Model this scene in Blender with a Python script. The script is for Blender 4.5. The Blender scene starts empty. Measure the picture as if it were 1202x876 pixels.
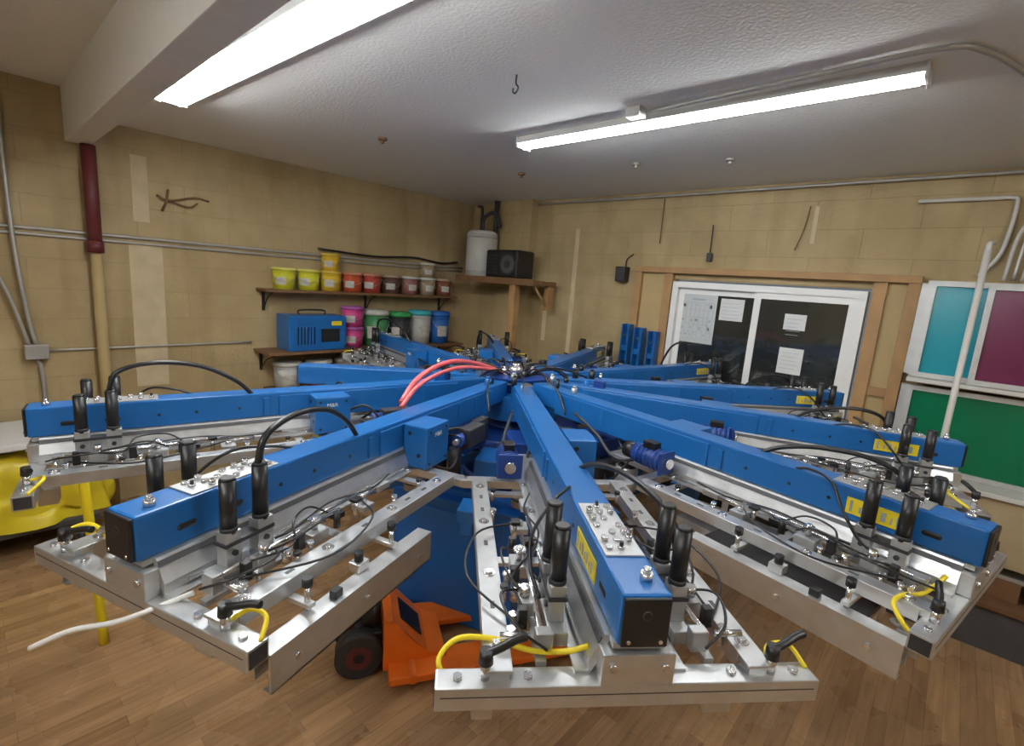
import bpy, bmesh, math, random
from mathutils import Vector, Matrix, noise
random.seed(4)
scn=bpy.context.scene
COL=scn.collection
try:
    scn.view_settings.view_transform='Standard'
except Exception: pass

# ---------------------------------------------------------------- materials
def new_mat(name):
    m=bpy.data.materials.new(name); m.use_nodes=True
    nt=m.node_tree; b=nt.nodes['Principled BSDF']
    return m,nt,b
def mat(name,col,rough=.5,metal=0.,var=.08,scale=12.,bump=0.,emit=None,spec=None,rvar=0):
    m,nt,b=new_mat(name)
    b.inputs['Roughness'].default_value=rough
    b.inputs['Metallic'].default_value=metal
    if spec is not None: b.inputs['Specular IOR Level'].default_value=spec
    tc=nt.nodes.new('ShaderNodeTexCoord'); n=nt.nodes.new('ShaderNodeTexNoise')
    n.inputs['Scale'].default_value=scale; n.inputs['Detail'].default_value=4
    nt.links.new(tc.outputs['Object'],n.inputs['Vector'])
    r=nt.nodes.new('ShaderNodeMix'); r.data_type='RGBA'
    c1=[max(0,c*(1-var)) for c in col]; c2=[min(1,c*(1+var)) for c in col]
    r.inputs[6].default_value=(*c1,1); r.inputs[7].default_value=(*c2,1)
    nt.links.new(n.outputs['Fac'],r.inputs[0]); nt.links.new(r.outputs[2],b.inputs['Base Color'])
    if rvar:
        mr=nt.nodes.new('ShaderNodeMapRange'); mr.inputs[1].default_value=.3; mr.inputs[2].default_value=.7
        mr.inputs[3].default_value=rough-rvar; mr.inputs[4].default_value=rough+rvar
        nt.links.new(n.outputs['Fac'],mr.inputs[0]); nt.links.new(mr.outputs[0],b.inputs['Roughness'])
    if bump:
        bp=nt.nodes.new('ShaderNodeBump'); bp.inputs['Strength'].default_value=bump; bp.inputs['Distance'].default_value=.01
        nt.links.new(n.outputs['Fac'],bp.inputs['Height']); nt.links.new(bp.outputs[0],b.inputs['Normal'])
    if emit:
        b.inputs['Emission Color'].default_value=(*col,1); b.inputs['Emission Strength'].default_value=emit
    return m

def wall_mat(name,axis):
    m,nt,b=new_mat(name); L=nt.links; N=nt.nodes
    b.inputs['Roughness'].default_value=.7
    g=N.new('ShaderNodeNewGeometry'); sp=N.new('ShaderNodeSeparateXYZ'); L.new(g.outputs['Position'],sp.inputs[0])
    cb=N.new('ShaderNodeCombineXYZ'); L.new(sp.outputs[axis],cb.inputs[0]); L.new(sp.outputs[2],cb.inputs[1])
    nw=N.new('ShaderNodeTexNoise'); nw.inputs['Scale'].default_value=6; L.new(cb.outputs[0],nw.inputs['Vector'])
    vm=N.new('ShaderNodeVectorMath'); vm.operation='MULTIPLY_ADD'; vm.inputs[1].default_value=(.012,.012,0)
    L.new(nw.outputs['Color'],vm.inputs[0]); L.new(cb.outputs[0],vm.inputs[2])
    br=N.new('ShaderNodeTexBrick'); L.new(vm.outputs[0],br.inputs['Vector'])
    br.inputs['Scale'].default_value=1; br.inputs['Brick Width'].default_value=.62; br.inputs['Row Height'].default_value=.205
    br.inputs['Mortar Size'].default_value=.003; br.inputs['Mortar Smooth'].default_value=.9
    br.inputs['Color1'].default_value=(.405,.308,.153,1); br.inputs['Color2'].default_value=(.43,.328,.166,1); br.inputs['Mortar'].default_value=(.33,.245,.118,1)
    n=N.new('ShaderNodeTexNoise'); n.inputs['Scale'].default_value=1.3; n.inputs['Detail'].default_value=7; n.inputs['Roughness'].default_value=.58; L.new(cb.outputs[0],n.inputs['Vector'])
    cr=N.new('ShaderNodeValToRGB'); cr.color_ramp.elements[0].position=.34; cr.color_ramp.elements[1].position=.72
    cr.color_ramp.elements[0].color=(.80,.77,.72,1); cr.color_ramp.elements[1].color=(1.16,1.19,1.27,1)
    L.new(n.outputs['Fac'],cr.inputs[0])
    mx=N.new('ShaderNodeMix'); mx.data_type='RGBA'; mx.blend_type='MULTIPLY'; mx.inputs[0].default_value=1
    L.new(br.outputs['Color'],mx.inputs[6]); L.new(cr.outputs[0],mx.inputs[7])
    mp=N.new('ShaderNodeMapping'); mp.inputs['Scale'].default_value=(4,.6,1); L.new(cb.outputs[0],mp.inputs[0])
    n3=N.new('ShaderNodeTexNoise'); n3.inputs['Scale'].default_value=1.4; n3.inputs['Detail'].default_value=4; L.new(mp.outputs[0],n3.inputs['Vector'])
    c3=N.new('ShaderNodeValToRGB'); c3.color_ramp.elements[0].position=.32; c3.color_ramp.elements[1].position=.5
    c3.color_ramp.elements[0].color=(.85,.83,.79,1); c3.color_ramp.elements[1].color=(1,1,1,1); L.new(n3.outputs['Fac'],c3.inputs[0])
    m2=N.new('ShaderNodeMix'); m2.data_type='RGBA'; m2.blend_type='MULTIPLY'; m2.inputs[0].default_value=1
    L.new(mx.outputs[2],m2.inputs[6]); L.new(c3.outputs[0],m2.inputs[7])
    L.new(m2.outputs[2],b.inputs['Base Color'])
    n2=N.new('ShaderNodeTexNoise'); n2.inputs['Scale'].default_value=35; n2.inputs['Detail'].default_value=5; L.new(cb.outputs[0],n2.inputs['Vector'])
    ad=N.new('ShaderNodeMath'); ad.operation='MULTIPLY_ADD'; ad.inputs[1].default_value=-.6; L.new(br.outputs['Fac'],ad.inputs[0]); L.new(n2.outputs['Fac'],ad.inputs[2])
    bp=N.new('ShaderNodeBump'); bp.inputs['Strength'].default_value=.45; bp.inputs['Distance'].default_value=.007
    L.new(ad.outputs[0],bp.inputs['Height']); L.new(bp.outputs[0],b.inputs['Normal'])
    return m
def floor_mat():
    m,nt,b=new_mat('wood_plank_floor'); L=nt.links; N=nt.nodes
    g=N.new('ShaderNodeNewGeometry'); sp=N.new('ShaderNodeSeparateXYZ'); L.new(g.outputs['Position'],sp.inputs[0])
    cb=N.new('ShaderNodeCombineXYZ'); L.new(sp.outputs[1],cb.inputs[0]); L.new(sp.outputs[0],cb.inputs[1])
    br=N.new('ShaderNodeTexBrick'); L.new(cb.outputs[0],br.inputs['Vector'])
    br.inputs['Scale'].default_value=1; br.inputs['Brick Width'].default_value=.5; br.inputs['Row Height'].default_value=.064
    br.offset=.37; br.inputs['Mortar Size'].default_value=.001; br.inputs['Mortar Smooth'].default_value=.5
    br.inputs['Color1'].default_value=(.30,.172,.082,1); br.inputs['Color2'].default_value=(.47,.285,.14,1); br.inputs['Mortar'].default_value=(.15,.085,.04,1)
    mp=N.new('ShaderNodeMapping'); mp.inputs['Scale'].default_value=(2.5,30,1); L.new(cb.outputs[0],mp.inputs[0])
    n=N.new('ShaderNodeTexNoise'); n.inputs['Scale'].default_value=1.5; n.inputs['Detail'].default_value=8; L.new(mp.outputs[0],n.inputs['Vector'])
    cr=N.new('ShaderNodeValToRGB'); cr.color_ramp.elements[0].position=.3; cr.color_ramp.elements[1].position=.75
    cr.color_ramp.elements[0].color=(.74,.72,.7,1); cr.color_ramp.elements[1].color=(1.12,1.12,1.12,1)
    L.new(n.outputs['Fac'],cr.inputs[0])
    mx=N.new('ShaderNodeMix'); mx.data_type='RGBA'; mx.blend_type='MULTIPLY'; mx.inputs[0].default_value=1
    L.new(br.outputs['Color'],mx.inputs[6]); L.new(cr.outputs[0],mx.inputs[7])
    L.new(mx.outputs[2],b.inputs['Base Color'])
    n2=N.new('ShaderNodeTexNoise'); n2.inputs['Scale'].default_value=2.2; n2.inputs['Detail'].default_value=6; L.new(cb.outputs[0],n2.inputs['Vector'])
    mr=N.new('ShaderNodeMapRange'); mr.inputs[1].default_value=.35; mr.inputs[2].default_value=.65; mr.inputs[3].default_value=.2; mr.inputs[4].default_value=.38
    L.new(n2.outputs['Fac'],mr.inputs[0]); L.new(mr.outputs[0],b.inputs['Roughness'])
    return m

M={}
M['blue']=mat('blue_paint',(.011,.118,.36),.3,0,.1,6)
M['bblue']=mat('brightened_cabinet_blue',(.014,.17,.66),.38,0,.06,3)  # press blue brightened in colour to offset the shade under the arms
M['dblue']=mat('dark_blue_paint',(.010,.045,.22),.35,0,.1,8)
M['alu']=mat('aluminium',(.60,.61,.61),.36,.82,.16,30,rvar=.08)
M['alud']=mat('dull_aluminium',(.5,.51,.51),.42,.7,.16,22,rvar=.08)
M['steel']=mat('chrome_steel',(.72,.72,.73),.2,.9,.05,20)
M['black']=mat('black_plastic',(.012,.012,.013),.38,0,.2,20)
M['rubber']=mat('dark_rubber',(.03,.03,.033),.55,0,.2,20)
M['dgrey']=mat('dark_grey_plate',(.09,.09,.095),.5,.3,.2,12)
M['yellow']=mat('yellow_plastic',(.85,.66,.02),.4,0,.08,10)
M['ytarp']=mat('yellow_vinyl',(.70,.56,.025),.34,0,.25,5,.6)
M['orange']=mat('orange_paint',(.85,.17,.012),.4,0,.2,10)
M['red']=mat('red_hose',(.70,.13,.14),.35,0,.08,10)
M['maroon']=mat('maroon_pipe',(.12,.02,.022),.5,0,.15,10)
M['white']=mat('white_plastic',(.8,.8,.78),.4,0,.04,10)
M['lampw']=mat('lamp_housing_white',(.6,.6,.59),.45,0,.04,10)
M['offwhite']=mat('off_white_paint',(.56,.55,.51),.5,0,.1,10)
M['galv']=mat('galvanised_conduit',(.42,.41,.38),.4,.4,.15,20)
M['wood']=mat('raw_wood',(.38,.22,.09),.6,0,.3,9)
M['dwood']=mat('dark_wood',(.17,.085,.035),.6,0,.3,9)
M['ply']=mat('plywood_panel',(.42,.31,.14),.65,0,.15,5)
M['tanp']=mat('tan_panel',(.36,.28,.16),.7,0,.2,6)
M['glass']=mat('night_glass',(.024,.027,.026),.06,0,.5,3,spec=1.0)
M['paper']=mat('paper_sheet',(.66,.67,.66),.6,0,.04,20)
M['label']=mat('worn_bucket_label',(.5,.48,.43),.6,0,.35,30)
M['board']=mat('whiteboard_sheet',(.52,.55,.55),.4,0,.06,8)
M['grid']=mat('grid_ink',(.36,.40,.42),.6)
M['patch']=mat('plaster_patch',(.56,.46,.29),.8,0,.25,9,.3)
M['teal']=mat('teal_mesh',(.0,.24,.31),.22,0,.25,3)
M['mar']=mat('maroon_mesh',(.13,.015,.06),.22,0,.25,3)
M['green']=mat('green_mesh',(.0,.13,.055),.2,0,.3,3)
M['frame']=mat('screen_frame_metal',(.50,.51,.50),.42,.5,.2,14)
M['ceil']=mat('textured_ceiling',(.80,.80,.775),.9,0,.08,70,.3)
M['beamw']=mat('painted_beam',(.74,.735,.70),.7,0,.06,20,.2)
M['tube']=mat('lamp_tube',(.97,.99,1),.5,0,0,1,emit=64)
M['floor']=floor_mat(); M['wl']=wall_mat('tan_block_wall_y',1); M['wb']=wall_mat('tan_block_wall_x',0)

# ---------------------------------------------------------------- builder
def catmull(pts,n=6):
    P=[Vector(p) for p in pts]
    if len(P)<3: return P
    Q=[P[0]*2-P[1]]+P+[P[-1]*2-P[-2]]
    out=[]
    for i in range(1,len(Q)-2):
        a,b,c,d=Q[i-1],Q[i],Q[i+1],Q[i+2]
        for k in range(n):
            t=k/n
            out.append(.5*((2*b)+(c-a)*t+(2*a-5*b+4*c-d)*t*t+(3*b-a-3*c+d)*t**3))
    out.append(P[-1]); return out
class B:
    def __init__(s): s.bm=bmesh.new()
    def _add(s,t,m):
        for f in t.faces: f.material_index=m
        me=bpy.data.meshes.new('t'); t.to_mesh(me); t.free(); s.bm.from_mesh(me); bpy.data.meshes.remove(me)
    def box(s,lo,hi,m=0,bev=0,rz=0,rot=None,piv=None):
        t=bmesh.new(); bmesh.ops.create_cube(t,size=1)
        lo=Vector(lo);hi=Vector(hi);c=(lo+hi)/2;d=hi-lo
        d=Vector((abs(d.x),abs(d.y),abs(d.z)))
        for v in t.verts: v.co=Vector((v.co.x*d.x,v.co.y*d.y,v.co.z*d.z))
        if bev: bmesh.ops.bevel(t,geom=t.edges[:],offset=bev,segments=2,affect='EDGES',profile=.6)
        R=Matrix.Rotation(rz,4,'Z') if rot is None else rot
        pv=Vector(piv) if piv is not None else c
        for v in t.verts: v.co=pv+R@(v.co+c-pv)
        s._add(t,m); return s
    def cyl(s,p0,p1,r,r2=None,seg=16,m=0):
        p0=Vector(p0);p1=Vector(p1); r2=r if r2 is None else r2
        t=bmesh.new(); q=(p1-p0).to_track_quat('Z','Y')
        A=[];C=[]
        for i in range(seg):
            a=2*math.pi*i/seg; o=Vector((math.cos(a),math.sin(a),0))
            A.append(t.verts.new(p0+q@(o*r))); C.append(t.verts.new(p1+q@(o*r2)))
        for i in range(seg):
            j=(i+1)%seg; f=t.faces.new((A[i],A[j],C[j],C[i])); f.smooth=True
        t.faces.new(A[::-1]); t.faces.new(C)
        s._add(t,m); return s
    def tube(s,pts,r,seg=8,m=0,n=6,raw=False):
        P=[Vector(p) for p in pts] if raw else catmull(pts,n)
        t=bmesh.new(); rings=[]; up=Vector((0,0,1)); nrm=None
        for i,p in enumerate(P):
            d=(P[min(i+1,len(P)-1)]-P[max(i-1,0)]).normalized()
            if nrm is None:
                nrm=d.cross(up)
                if nrm.length<.01: nrm=d.cross(Vector((1,0,0)))
            nrm=(nrm-d*nrm.dot(d)).normalized(); bn=d.cross(nrm)
            rings.append([t.verts.new(p+(nrm*math.cos(2*math.pi*k/seg)+bn*math.sin(2*math.pi*k/seg))*r) for k in range(seg)])
        for a,b in zip(rings,rings[1:]):
            for k in range(seg):
                f=t.faces.new((a[k],a[(k+1)%seg],b[(k+1)%seg],b[k])); f.smooth=True
        t.faces.new(rings[0][::-1]); t.faces.new(rings[-1]); bmesh.ops.recalc_face_normals(t,faces=t.faces[:])
        s._add(t,m); return s
    def prism(s,pts,axis,a,b_,m=0):
        t=bmesh.new()
        def mk(p,h):
            return {'x':(h,p[0],p[1]),'y':(p[0],h,p[1]),'z':(p[0],p[1],h)}[axis]
        A=[t.verts.new(mk(p,a)) for p in pts];C=[t.verts.new(mk(p,b_)) for p in pts]
        n=len(pts)
        for i in range(n): t.faces.new((A[i],A[(i+1)%n],C[(i+1)%n],C[i]))
        t.faces.new(A[::-1]);t.faces.new(C); bmesh.ops.recalc_face_normals(t,faces=t.faces[:])
        s._add(t,m); return s
    def mesh(s,name,mats,origin=(0,0,0)):
        o=Vector(origin)
        for v in s.bm.verts: v.co-=o
        me=bpy.data.meshes.new(name); s.bm.to_mesh(me); s.bm.free()
        for k in mats: me.materials.append(M[k])
        return me
    def obj(s,name,mats,origin=(0,0,0),parent=None,**kw):
        rel=kw.pop('rel',False)
        if isinstance(mats,str): mats=[mats]
        if parent is not None and not rel: origin=parent.location
        me=s.mesh(name,mats,(0,0,0) if rel else origin)
        o=bpy.data.objects.new(name,me); COL.objects.link(o)
        if parent is not None: o.parent=parent
        else: o.location=Vector(origin)
        for k,v in kw.items(): o[k]=v
        return o
def empty(name,loc,label,cat,rz=0,**kw):
    e=bpy.data.objects.new(name,None); COL.objects.link(e); e.location=loc; e.rotation_euler[2]=rz
    e.empty_display_size=.1; e['label']=label; e['category']=cat
    for k,v in kw.items(): e[k]=v
    return e
def text_mesh(txt,size):
    c=bpy.data.curves.new('t','FONT'); c.body=txt; c.size=size; c.extrude=.0008; c.align_x='CENTER'; c.align_y='CENTER'
    o=bpy.data.objects.new('t',c); COL.objects.link(o); bpy.context.view_layer.update()
    me=bpy.data.meshes.new_from_object(o.evaluated_get(bpy.context.evaluated_depsgraph_get()))
    bpy.data.objects.remove(o); return me

# ---------------------------------------------------------------- room
XL,YB,ZC=-4.65,4.32,2.8
XR,YF=3.2,-2.6
S=dict(kind='structure')
B().box((XL-.1,YF-.1,-.1),(XR+.1,YB+.1,0)).obj('floor','floor',**S)
B().box((XL-.1,.6,ZC),(XR+.1,YB+.1,ZC+.3)).box((XL-.1,YF-.1,2.96),(XR+.1,.6,ZC+.3)).obj('ceiling','ceil',**S)
B().box((XL-.1,YF,0),(XL,YB,2.96)).obj('wall_left','wl',**S)
dx0,dx1,dz=-1.95,-.52,2.02
B().box((XL-.1,YB,0),(dx0-.02,YB+.1,ZC)).box((dx1+.02,YB,0),(XR+.1,YB+.1,ZC)).box((dx0-.02,YB,dz+.02),(dx1+.02,YB+.1,ZC)).obj('wall_back','wb',**S)
B().box((XR,YF,0),(XR+.1,YB,2.96)).obj('wall_right','wl',**S)
B().box((XL-.1,YF-.1,0),(XR+.1,YF,2.96)).obj('wall_front','wb',**S)
B().box((XL,.55,2.62),(XR,.68,2.97),bev=.006).obj('trim_1','beamw',label='painted concrete ceiling beam',**S)
B().box((-4.08,4.2,0),(-3.62,YB,ZC)).obj('trim_2','wb',label='tan painted pilaster in the corner',**S)
B().box((XL,.86,.9),(XL+.004,1.07,1.98)).box((XL,.9,2.15),(XL+.004,1.0,2.62)).obj('trim_3','patch',label='pale plaster patch strips on the block wall',**S)
B().box((-3.1,YB-.004,1.2),(-3.05,YB,2.5)).box((-3.45,YB-.004,1.3),(-3.4,YB,1.95)).box((-.95,YB-.004,2.35),(-.92,YB,2.62)).obj('trim_4','patch',label='pale filled seams on the back wall',**S)
w=B()
w.box((-2.34,4.26,0),(-2.27,YB,2.09),bev=.003).box((-.31,4.26,0),(-.24,YB,2.09),bev=.003)
w.box((-2.34,4.25,2.09),(-.24,YB,2.14),bev=.003).box((-2.05,4.27,0),(-1.97,YB,2.09),bev=.003).box((-.5,4.27,0),(-.42,YB,2.09),bev=.003)
w.box((-2.27,4.28,1.5),(-2.05,YB,1.55)).box((-.42,4.28,1.3),(-.31,YB,1.36))
w.obj('trim_5','wood',label='raw timber stud framing around the sliding door',**S)
B().box((-2.27,4.3,0),(-2.05,YB-.002,2.09)).box((-.42,4.3,0),(-.31,YB-.002,2.09)).obj('trim_6','ply',label='plywood infill beside the door',**S)
d=B()
for (a,b) in [((dx0,4.25,0),(dx0+.05,4.36,dz)),((dx1-.05,4.25,0),(dx1,4.36,dz)),((dx0+.05,4.25,dz-.05),(dx1-.05,4.36,dz)),((dx0+.05,4.25,0),(dx1-.05,4.36,.05))]: d.box(a,b)
door=d.obj('door_1','white',label='white framed sliding glass door, dark outside',**S)
def sash(x0,x1,y,nm):
    b=B(); z0,z1=.05,dz-.05; t=.05
    b.box((x0,y,z0),(x0+t,y+.03,z1)).box((x1-t,y,z0),(x1,y+.03,z1)).box((x0+t,y,z1-t),(x1-t,y+.03,z1)).box((x0+t,y,z0),(x1-t,y+.03,z0+t))
    o=b.obj(nm,'white',parent=door,rel=True)
    B().box((x0+t-.005,y+.01,z0+t-.005),(x1-t+.005,y+.018,z1-t+.005)).obj('glass_pane','glass',parent=o,rel=True)
    return o
sash(dx0+.05,-1.2,4.30,'door_sash'); s2=sash(-1.26,dx1-.05,4.265,'door_sash')
B().box((-1.245,4.235,.95),(-1.225,4.265,1.2),bev=.004).obj('door_handle','black',parent=s2,rel=True)
def paper(x0,x1,z0,z1,y,label,grid=False):
    b=B().box((x0,y-.003,z0),(x1,y,z1))
    if grid:
        for i in range(6):
            z=z0+.03+(z1-z0-.1)*i/5; b.box((x0+.02,y-.004,z),(x1-.02,y-.0028,z+.0025),1)
        for i in range(8):
            x=x0+.02+(x1-x0-.044)*i/7; b.box((x,y-.004,z0+.03),(x+.0025,y-.0028,z1-.07),1)
        b.box((x0+.1,y-.004,z1-.05),(x1-.1,y-.0028,z1-.035),1)
        rnd=random.Random(7)
        for i in range(22):
            cxx=x0+.03+rnd.randrange(7)*(x1-x0-.044)/7; czz=z0+.045+rnd.randrange(5)*(z1-z0-.1)/5
            b.box((cxx,y-.004,czz+rnd.random()*.03),(cxx+.012+rnd.random()*.014,y-.0028,czz+.034),1)
    else:
        for i in range(5): b.box((x0+.02,y-.004,z1-.04-i*.03),(x1-.03-.01*(i%3),y-.0028,z1-.037-i*.03),1)
    b.obj('wall_calendar' if grid else 'paper_notice',['board' if grid else 'paper','grid'],origin=((x0+x1)/2,y,z0),label=label,category='calendar' if grid else 'paper')
paper(-1.88,-1.56,1.5,1.92,4.305,'greyish dry-erase calendar sheet with grid on door glass',True)
paper(-1.53,-1.34,1.72,1.9,4.305,'white printed notice taped to the door glass')
paper(-1.02,-.87,1.70,1.82,4.27,'small white paper sheet taped to the door glass')
paper(-1.02,-.85,1.36,1.56,4.27,'white letter paper sheet taped to the door glass')

# ---------------------------------------------------------------- ceiling lights
def fixture(x0,x1,y,z,rz,label,ntube,w,off=0,lip=.045):
    cx=(x0+x1)/2
    e=empty('fluorescent_light_fixture',(cx,y,z),label,'light',rz)
    h=(x1-x0)/2
    hb=B().box((-h,-w/2,-.022),(h,w/2,0))
    for s in (-1,1):
        hb.prism([(s*w/2,0),(s*(w/2+.004),0),(s*(w/2+.02),-lip),(s*(w/2+.016),-lip)],'x',-h,h)
    for sx in (-1,1): hb.box((sx*h-.006,-w/2-.015,-.06),(sx*h+.006,w/2+.015,0),bev=.002)
    hb.obj('lamp_housing','lampw',parent=e,rel=True)
    for i in range(ntube):
        yy=(i-(ntube-1)/2)*w*.65+off
        B().cyl((-h+.02,yy,-.052),(h-.02,yy,-.052),.015,seg=14).obj('lamp_tube','tube',parent=e,rel=True)
    return e
fixture(-3.44,-1.0,.91,ZC,math.radians(2.5),'added unseen fluorescent fixture with two tubes, extra light from behind the camera',2,.15)
fixture(-2.25,-.25,2.48,ZC,0,'slim white fluorescent ceiling fixture with a lit tube',1,.10,-.01,.04)
fixture(-1.8,.5,-1.3,2.96,0,'added unseen fluorescent fixture with two tubes, extra light from behind the camera',2,.14,0,.03)  # added behind the camera for more light, out of view
fixture(.9,3.0,1.6,ZC,0,'added unseen fluorescent fixture with two tubes, extra light from behind the camera',2,.14,0,.03)  # added out of view on the right as fill light

def single(b,name,mats,origin,label,cat,**kw): return b.obj(name,mats,origin=origin,label=label,category=cat,**kw)
single(B().tube([(-1.33,2.35,2.775),(-.6,2.32,2.785),(-.22,2.3,2.785),(-.1,2.4,2.785),(.02,2.7,2.785),(.25,3.4,2.785),(.3,4.25,2.785)],.010).box((-1.42,2.3,2.755),(-1.34,2.37,2.799),bev=.004),'electrical_conduit','galv',(-1.33,2.35,2.74),'thin grey conduit with junction box on the ceiling','conduit')
single(B().tube([(-3.6,4.285,2.76),(-2,4.285,2.76),(-.5,4.285,2.765),(1.2,4.285,2.765)],.012),'electrical_conduit','galv',(-1.5,4.285,2.74),'thin conduit along the top of the back wall','conduit')
single(B().tube([(-1.63,1.72,2.8),(-1.63,1.72,2.765),(-1.615,1.72,2.745),(-1.63,1.72,2.725),(-1.65,1.725,2.735),(-1.65,1.725,2.75)],.004),'ceiling_hook','black',(-1.63,1.72,2.8),'small black metal hook screwed in the ceiling','hook')
for (x,y) in [(-3.1,2.0),(-2.9,3.2),(-1.9,3.3),(-1.3,3.45)]:
    single(B().cyl((x,y,2.8),(x,y,2.785),.03,seg=20).cyl((x,y,2.785),(x,y,2.765),.012,seg=12),'sprinkler_head','dwood' if x<-2 else 'galv',(x,y,2.8),'small round metal fitting on the ceiling','fitting')

# ---------------------------------------------------------------- left wall pipes
single(B().cyl((-4.58,.66,1.95),(-4.58,.66,2.615),.042,seg=20).cyl((-4.58,.66,1.9),(-4.58,.66,1.98),.049,seg=20).cyl((-4.58,.66,0),(-4.58,.66,1.92),.034,seg=20,m=1),'drain_pipe',['maroon','ply'],(-4.58,.66,0),'vertical drain pipe, maroon above and tan below, by the beam','pipe')
for k,(z,r) in enumerate([(2.03,.012),(1.99,.010)]):
    single(B().tube([(XL+.013,-2.5,z),(XL+.013,1,z),(XL+.013,2.5,z),(XL+.013,4.15,z+.005)],r),'electrical_conduit','galv',(XL+.013,1,z),'long grey conduit running across the block wall','conduit')
single(B().tube([(XL+.042,.24,2.95),(XL+.042,.25,2),(XL+.042,.28,1.5),(XL+.042,.31,1.262)],.013).tube([(XL+.042,-.05,1.78),(XL+.042,.12,1.76),(XL+.042,.2,1.6),(XL+.042,.275,1.262)],.011),'electrical_conduit','galv',(XL+.03,.28,1.26),'grey vertical conduits entering a junction box','conduit')
single(B().tube([(XL+.02,.31,1.157),(XL+.02,.33,1),(XL+.02,.34,0)],.013),'electrical_conduit','galv',(XL+.02,.34,0),'grey conduit dropping from the junction box to the floor','conduit')
single(B().box((XL,.25,1.16),(XL+.07,.37,1.26),bev=.005).cyl((XL+.07,.31,1.21),(XL+.074,.31,1.21),.006),'junction_box','galv',(XL,.31,1.16),'small grey square electrical box on the wall','electrical box')
single(B().tube([(XL+.015,.372,1.21),(XL+.015,1,1.215),(XL+.015,1.7,1.22)],.008),'electrical_conduit','galv',(XL,.9,1.2),'thin conduit running from the junction box','conduit')
single(B().tube([(XL+.01,1.05,2.36),(XL+.04,1.12,2.33),(XL+.02,1.3,2.38),(XL+.01,1.4,2.37)],.008).tube([(XL+.01,1.08,2.25),(XL+.05,1.1,2.32),(XL+.03,1.12,2.41)],.009).tube([(XL+.02,1.12,2.33),(XL+.03,1.25,2.3),(XL+.01,1.32,2.34)],.007),'pipe_stub','dwood',(XL,1.2,2.3),'broken rusty pipe stubs sticking from the block wall','pipe')
single(B().tube([(XL+.045,2.3,2.09),(XL+.045,2.9,2.07),(XL+.045,3.4,2.1),(XL+.045,3.8,2.07),(XL+.045,4.05,2.1)],.01),'power_cable','black',(XL,3,2),'black cable strapped along the wall conduit','cable')
single(B().tube([(-.35,4.29,2.62),(0,4.29,2.62),(.09,4.29,2.62),(.12,4.29,2.58),(.1,4.29,2.3),(.02,4.29,2.15)],.012),'electrical_conduit','offwhite',(0,4.29,2.2),'pale conduit with an elbow on the back wall','conduit')
for i,x in enumerate([.16,.2,.24]):
    single(B().tube([(x+.1,4.26,2.74),(x+.08,4.26,2.6),(x,4.26,2.4),(x-.02,4.26,2.13)],.011),'electrical_conduit','galv' if i%2 else 'offwhite',(x,4.26,2.13),'vertical conduit bending down the back wall','conduit')
single(B().box((-2.53,4.22,1.99),(-2.43,YB,2.13),bev=.008).box((-2.52,4.216,2.0),(-2.44,4.221,2.12),1).tube([(-2.47,4.3,2.13),(-2.45,4.28,2.2),(-2.4,4.3,2.25)],.006),'wall_speaker',['black','rubber'],(-2.48,4.3,2),'small black loudspeaker fixed to the back wall','speaker')
single(B().box((-1.7,4.28,2.2),(-1.66,YB,2.27),bev=.004).tube([(-1.68,4.3,2.27),(-1.68,4.29,2.5)],.005),'electrical_outlet','rubber',(-1.68,4.3,2.2),'small dark wall fitting above the door','fitting')
single(B().tube([(-.98,4.3,2.62),(-1.0,4.3,2.45),(-1.04,4.3,2.3)],.004),'wall_wire','dwood',(-1,4.3,2.3),'thin dark wire hanging down the back wall','wire')
single(B().tube([(-2.15,4.3,2.74),(-2.15,4.3,2.35)],.004),'wall_wire','dwood',(-2.15,4.3,2.35),'thin dark wire hanging down the back wall','wire')
SZ=1.94
cs=empty('corner_shelf',(-3.75,4.05,0),'rough wooden shelf on a post in the room corner','shelf')
B().box((-4.36,3.83,SZ-.045),(-3.2,4.19,SZ),bev=.003).box((-4.36,3.815,SZ-.055),(-3.2,3.83,SZ+.012)).obj('shelf_board','dwood',parent=cs)
B().box((-3.54,3.84,0),(-3.46,3.92,SZ-.045),bev=.003).obj('shelf_post','wood',parent=cs)
B().box((-3.28,4.1,1.64),(-3.23,4.2,SZ-.045)).tube([(-3.25,4.15,1.64),(-3.25,3.9,SZ-.06)],.012).obj('shelf_bracket','wood',parent=cs)
hx,hy=-4.17,4.02
wh=empty('water_heater',(hx,hy,SZ+.002),'small white cylindrical water heater on the corner shelf','water heater')
B().cyl((hx,hy,SZ+.002),(hx,hy,2.42),.175,seg=32).cyl((hx,hy,2.42),(hx,hy,2.45),.175,.14,seg=32).cyl((hx,hy,2.37),(hx,hy,2.38),.178,seg=32,m=1).cyl((hx,hy,2.0),(hx,hy,2.01),.178,seg=32,m=1).obj('tank',['offwhite','galv'],parent=wh)
B().tube([(hx,hy,2.42),(hx,hy,2.57),(hx+.02,hy+.05,2.64),(hx+.1,hy+.09,2.65),(hx+.16,hy+.1,2.5)],.022).tube([(hx-.07,hy+.04,2.42),(hx-.09,hy+.06,2.7),(hx-.16,hy+.1,2.74),(-4.45,4.2,2.76)],.018).cyl((hx+.1,hy+.1,2.4),(hx+.1,hy+.1,2.79),.028).obj('pipe','rubber',parent=wh)
am=empty('portable_speaker',(-3.71,3.98,SZ+.002),'black portable loudspeaker with a round grille on the corner shelf','speaker')
sx0=-3.93
B().box((sx0,3.86,SZ+.002),(sx0+.46,4.13,SZ+.30),bev=.025).obj('speaker_body','black',parent=am)
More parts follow.
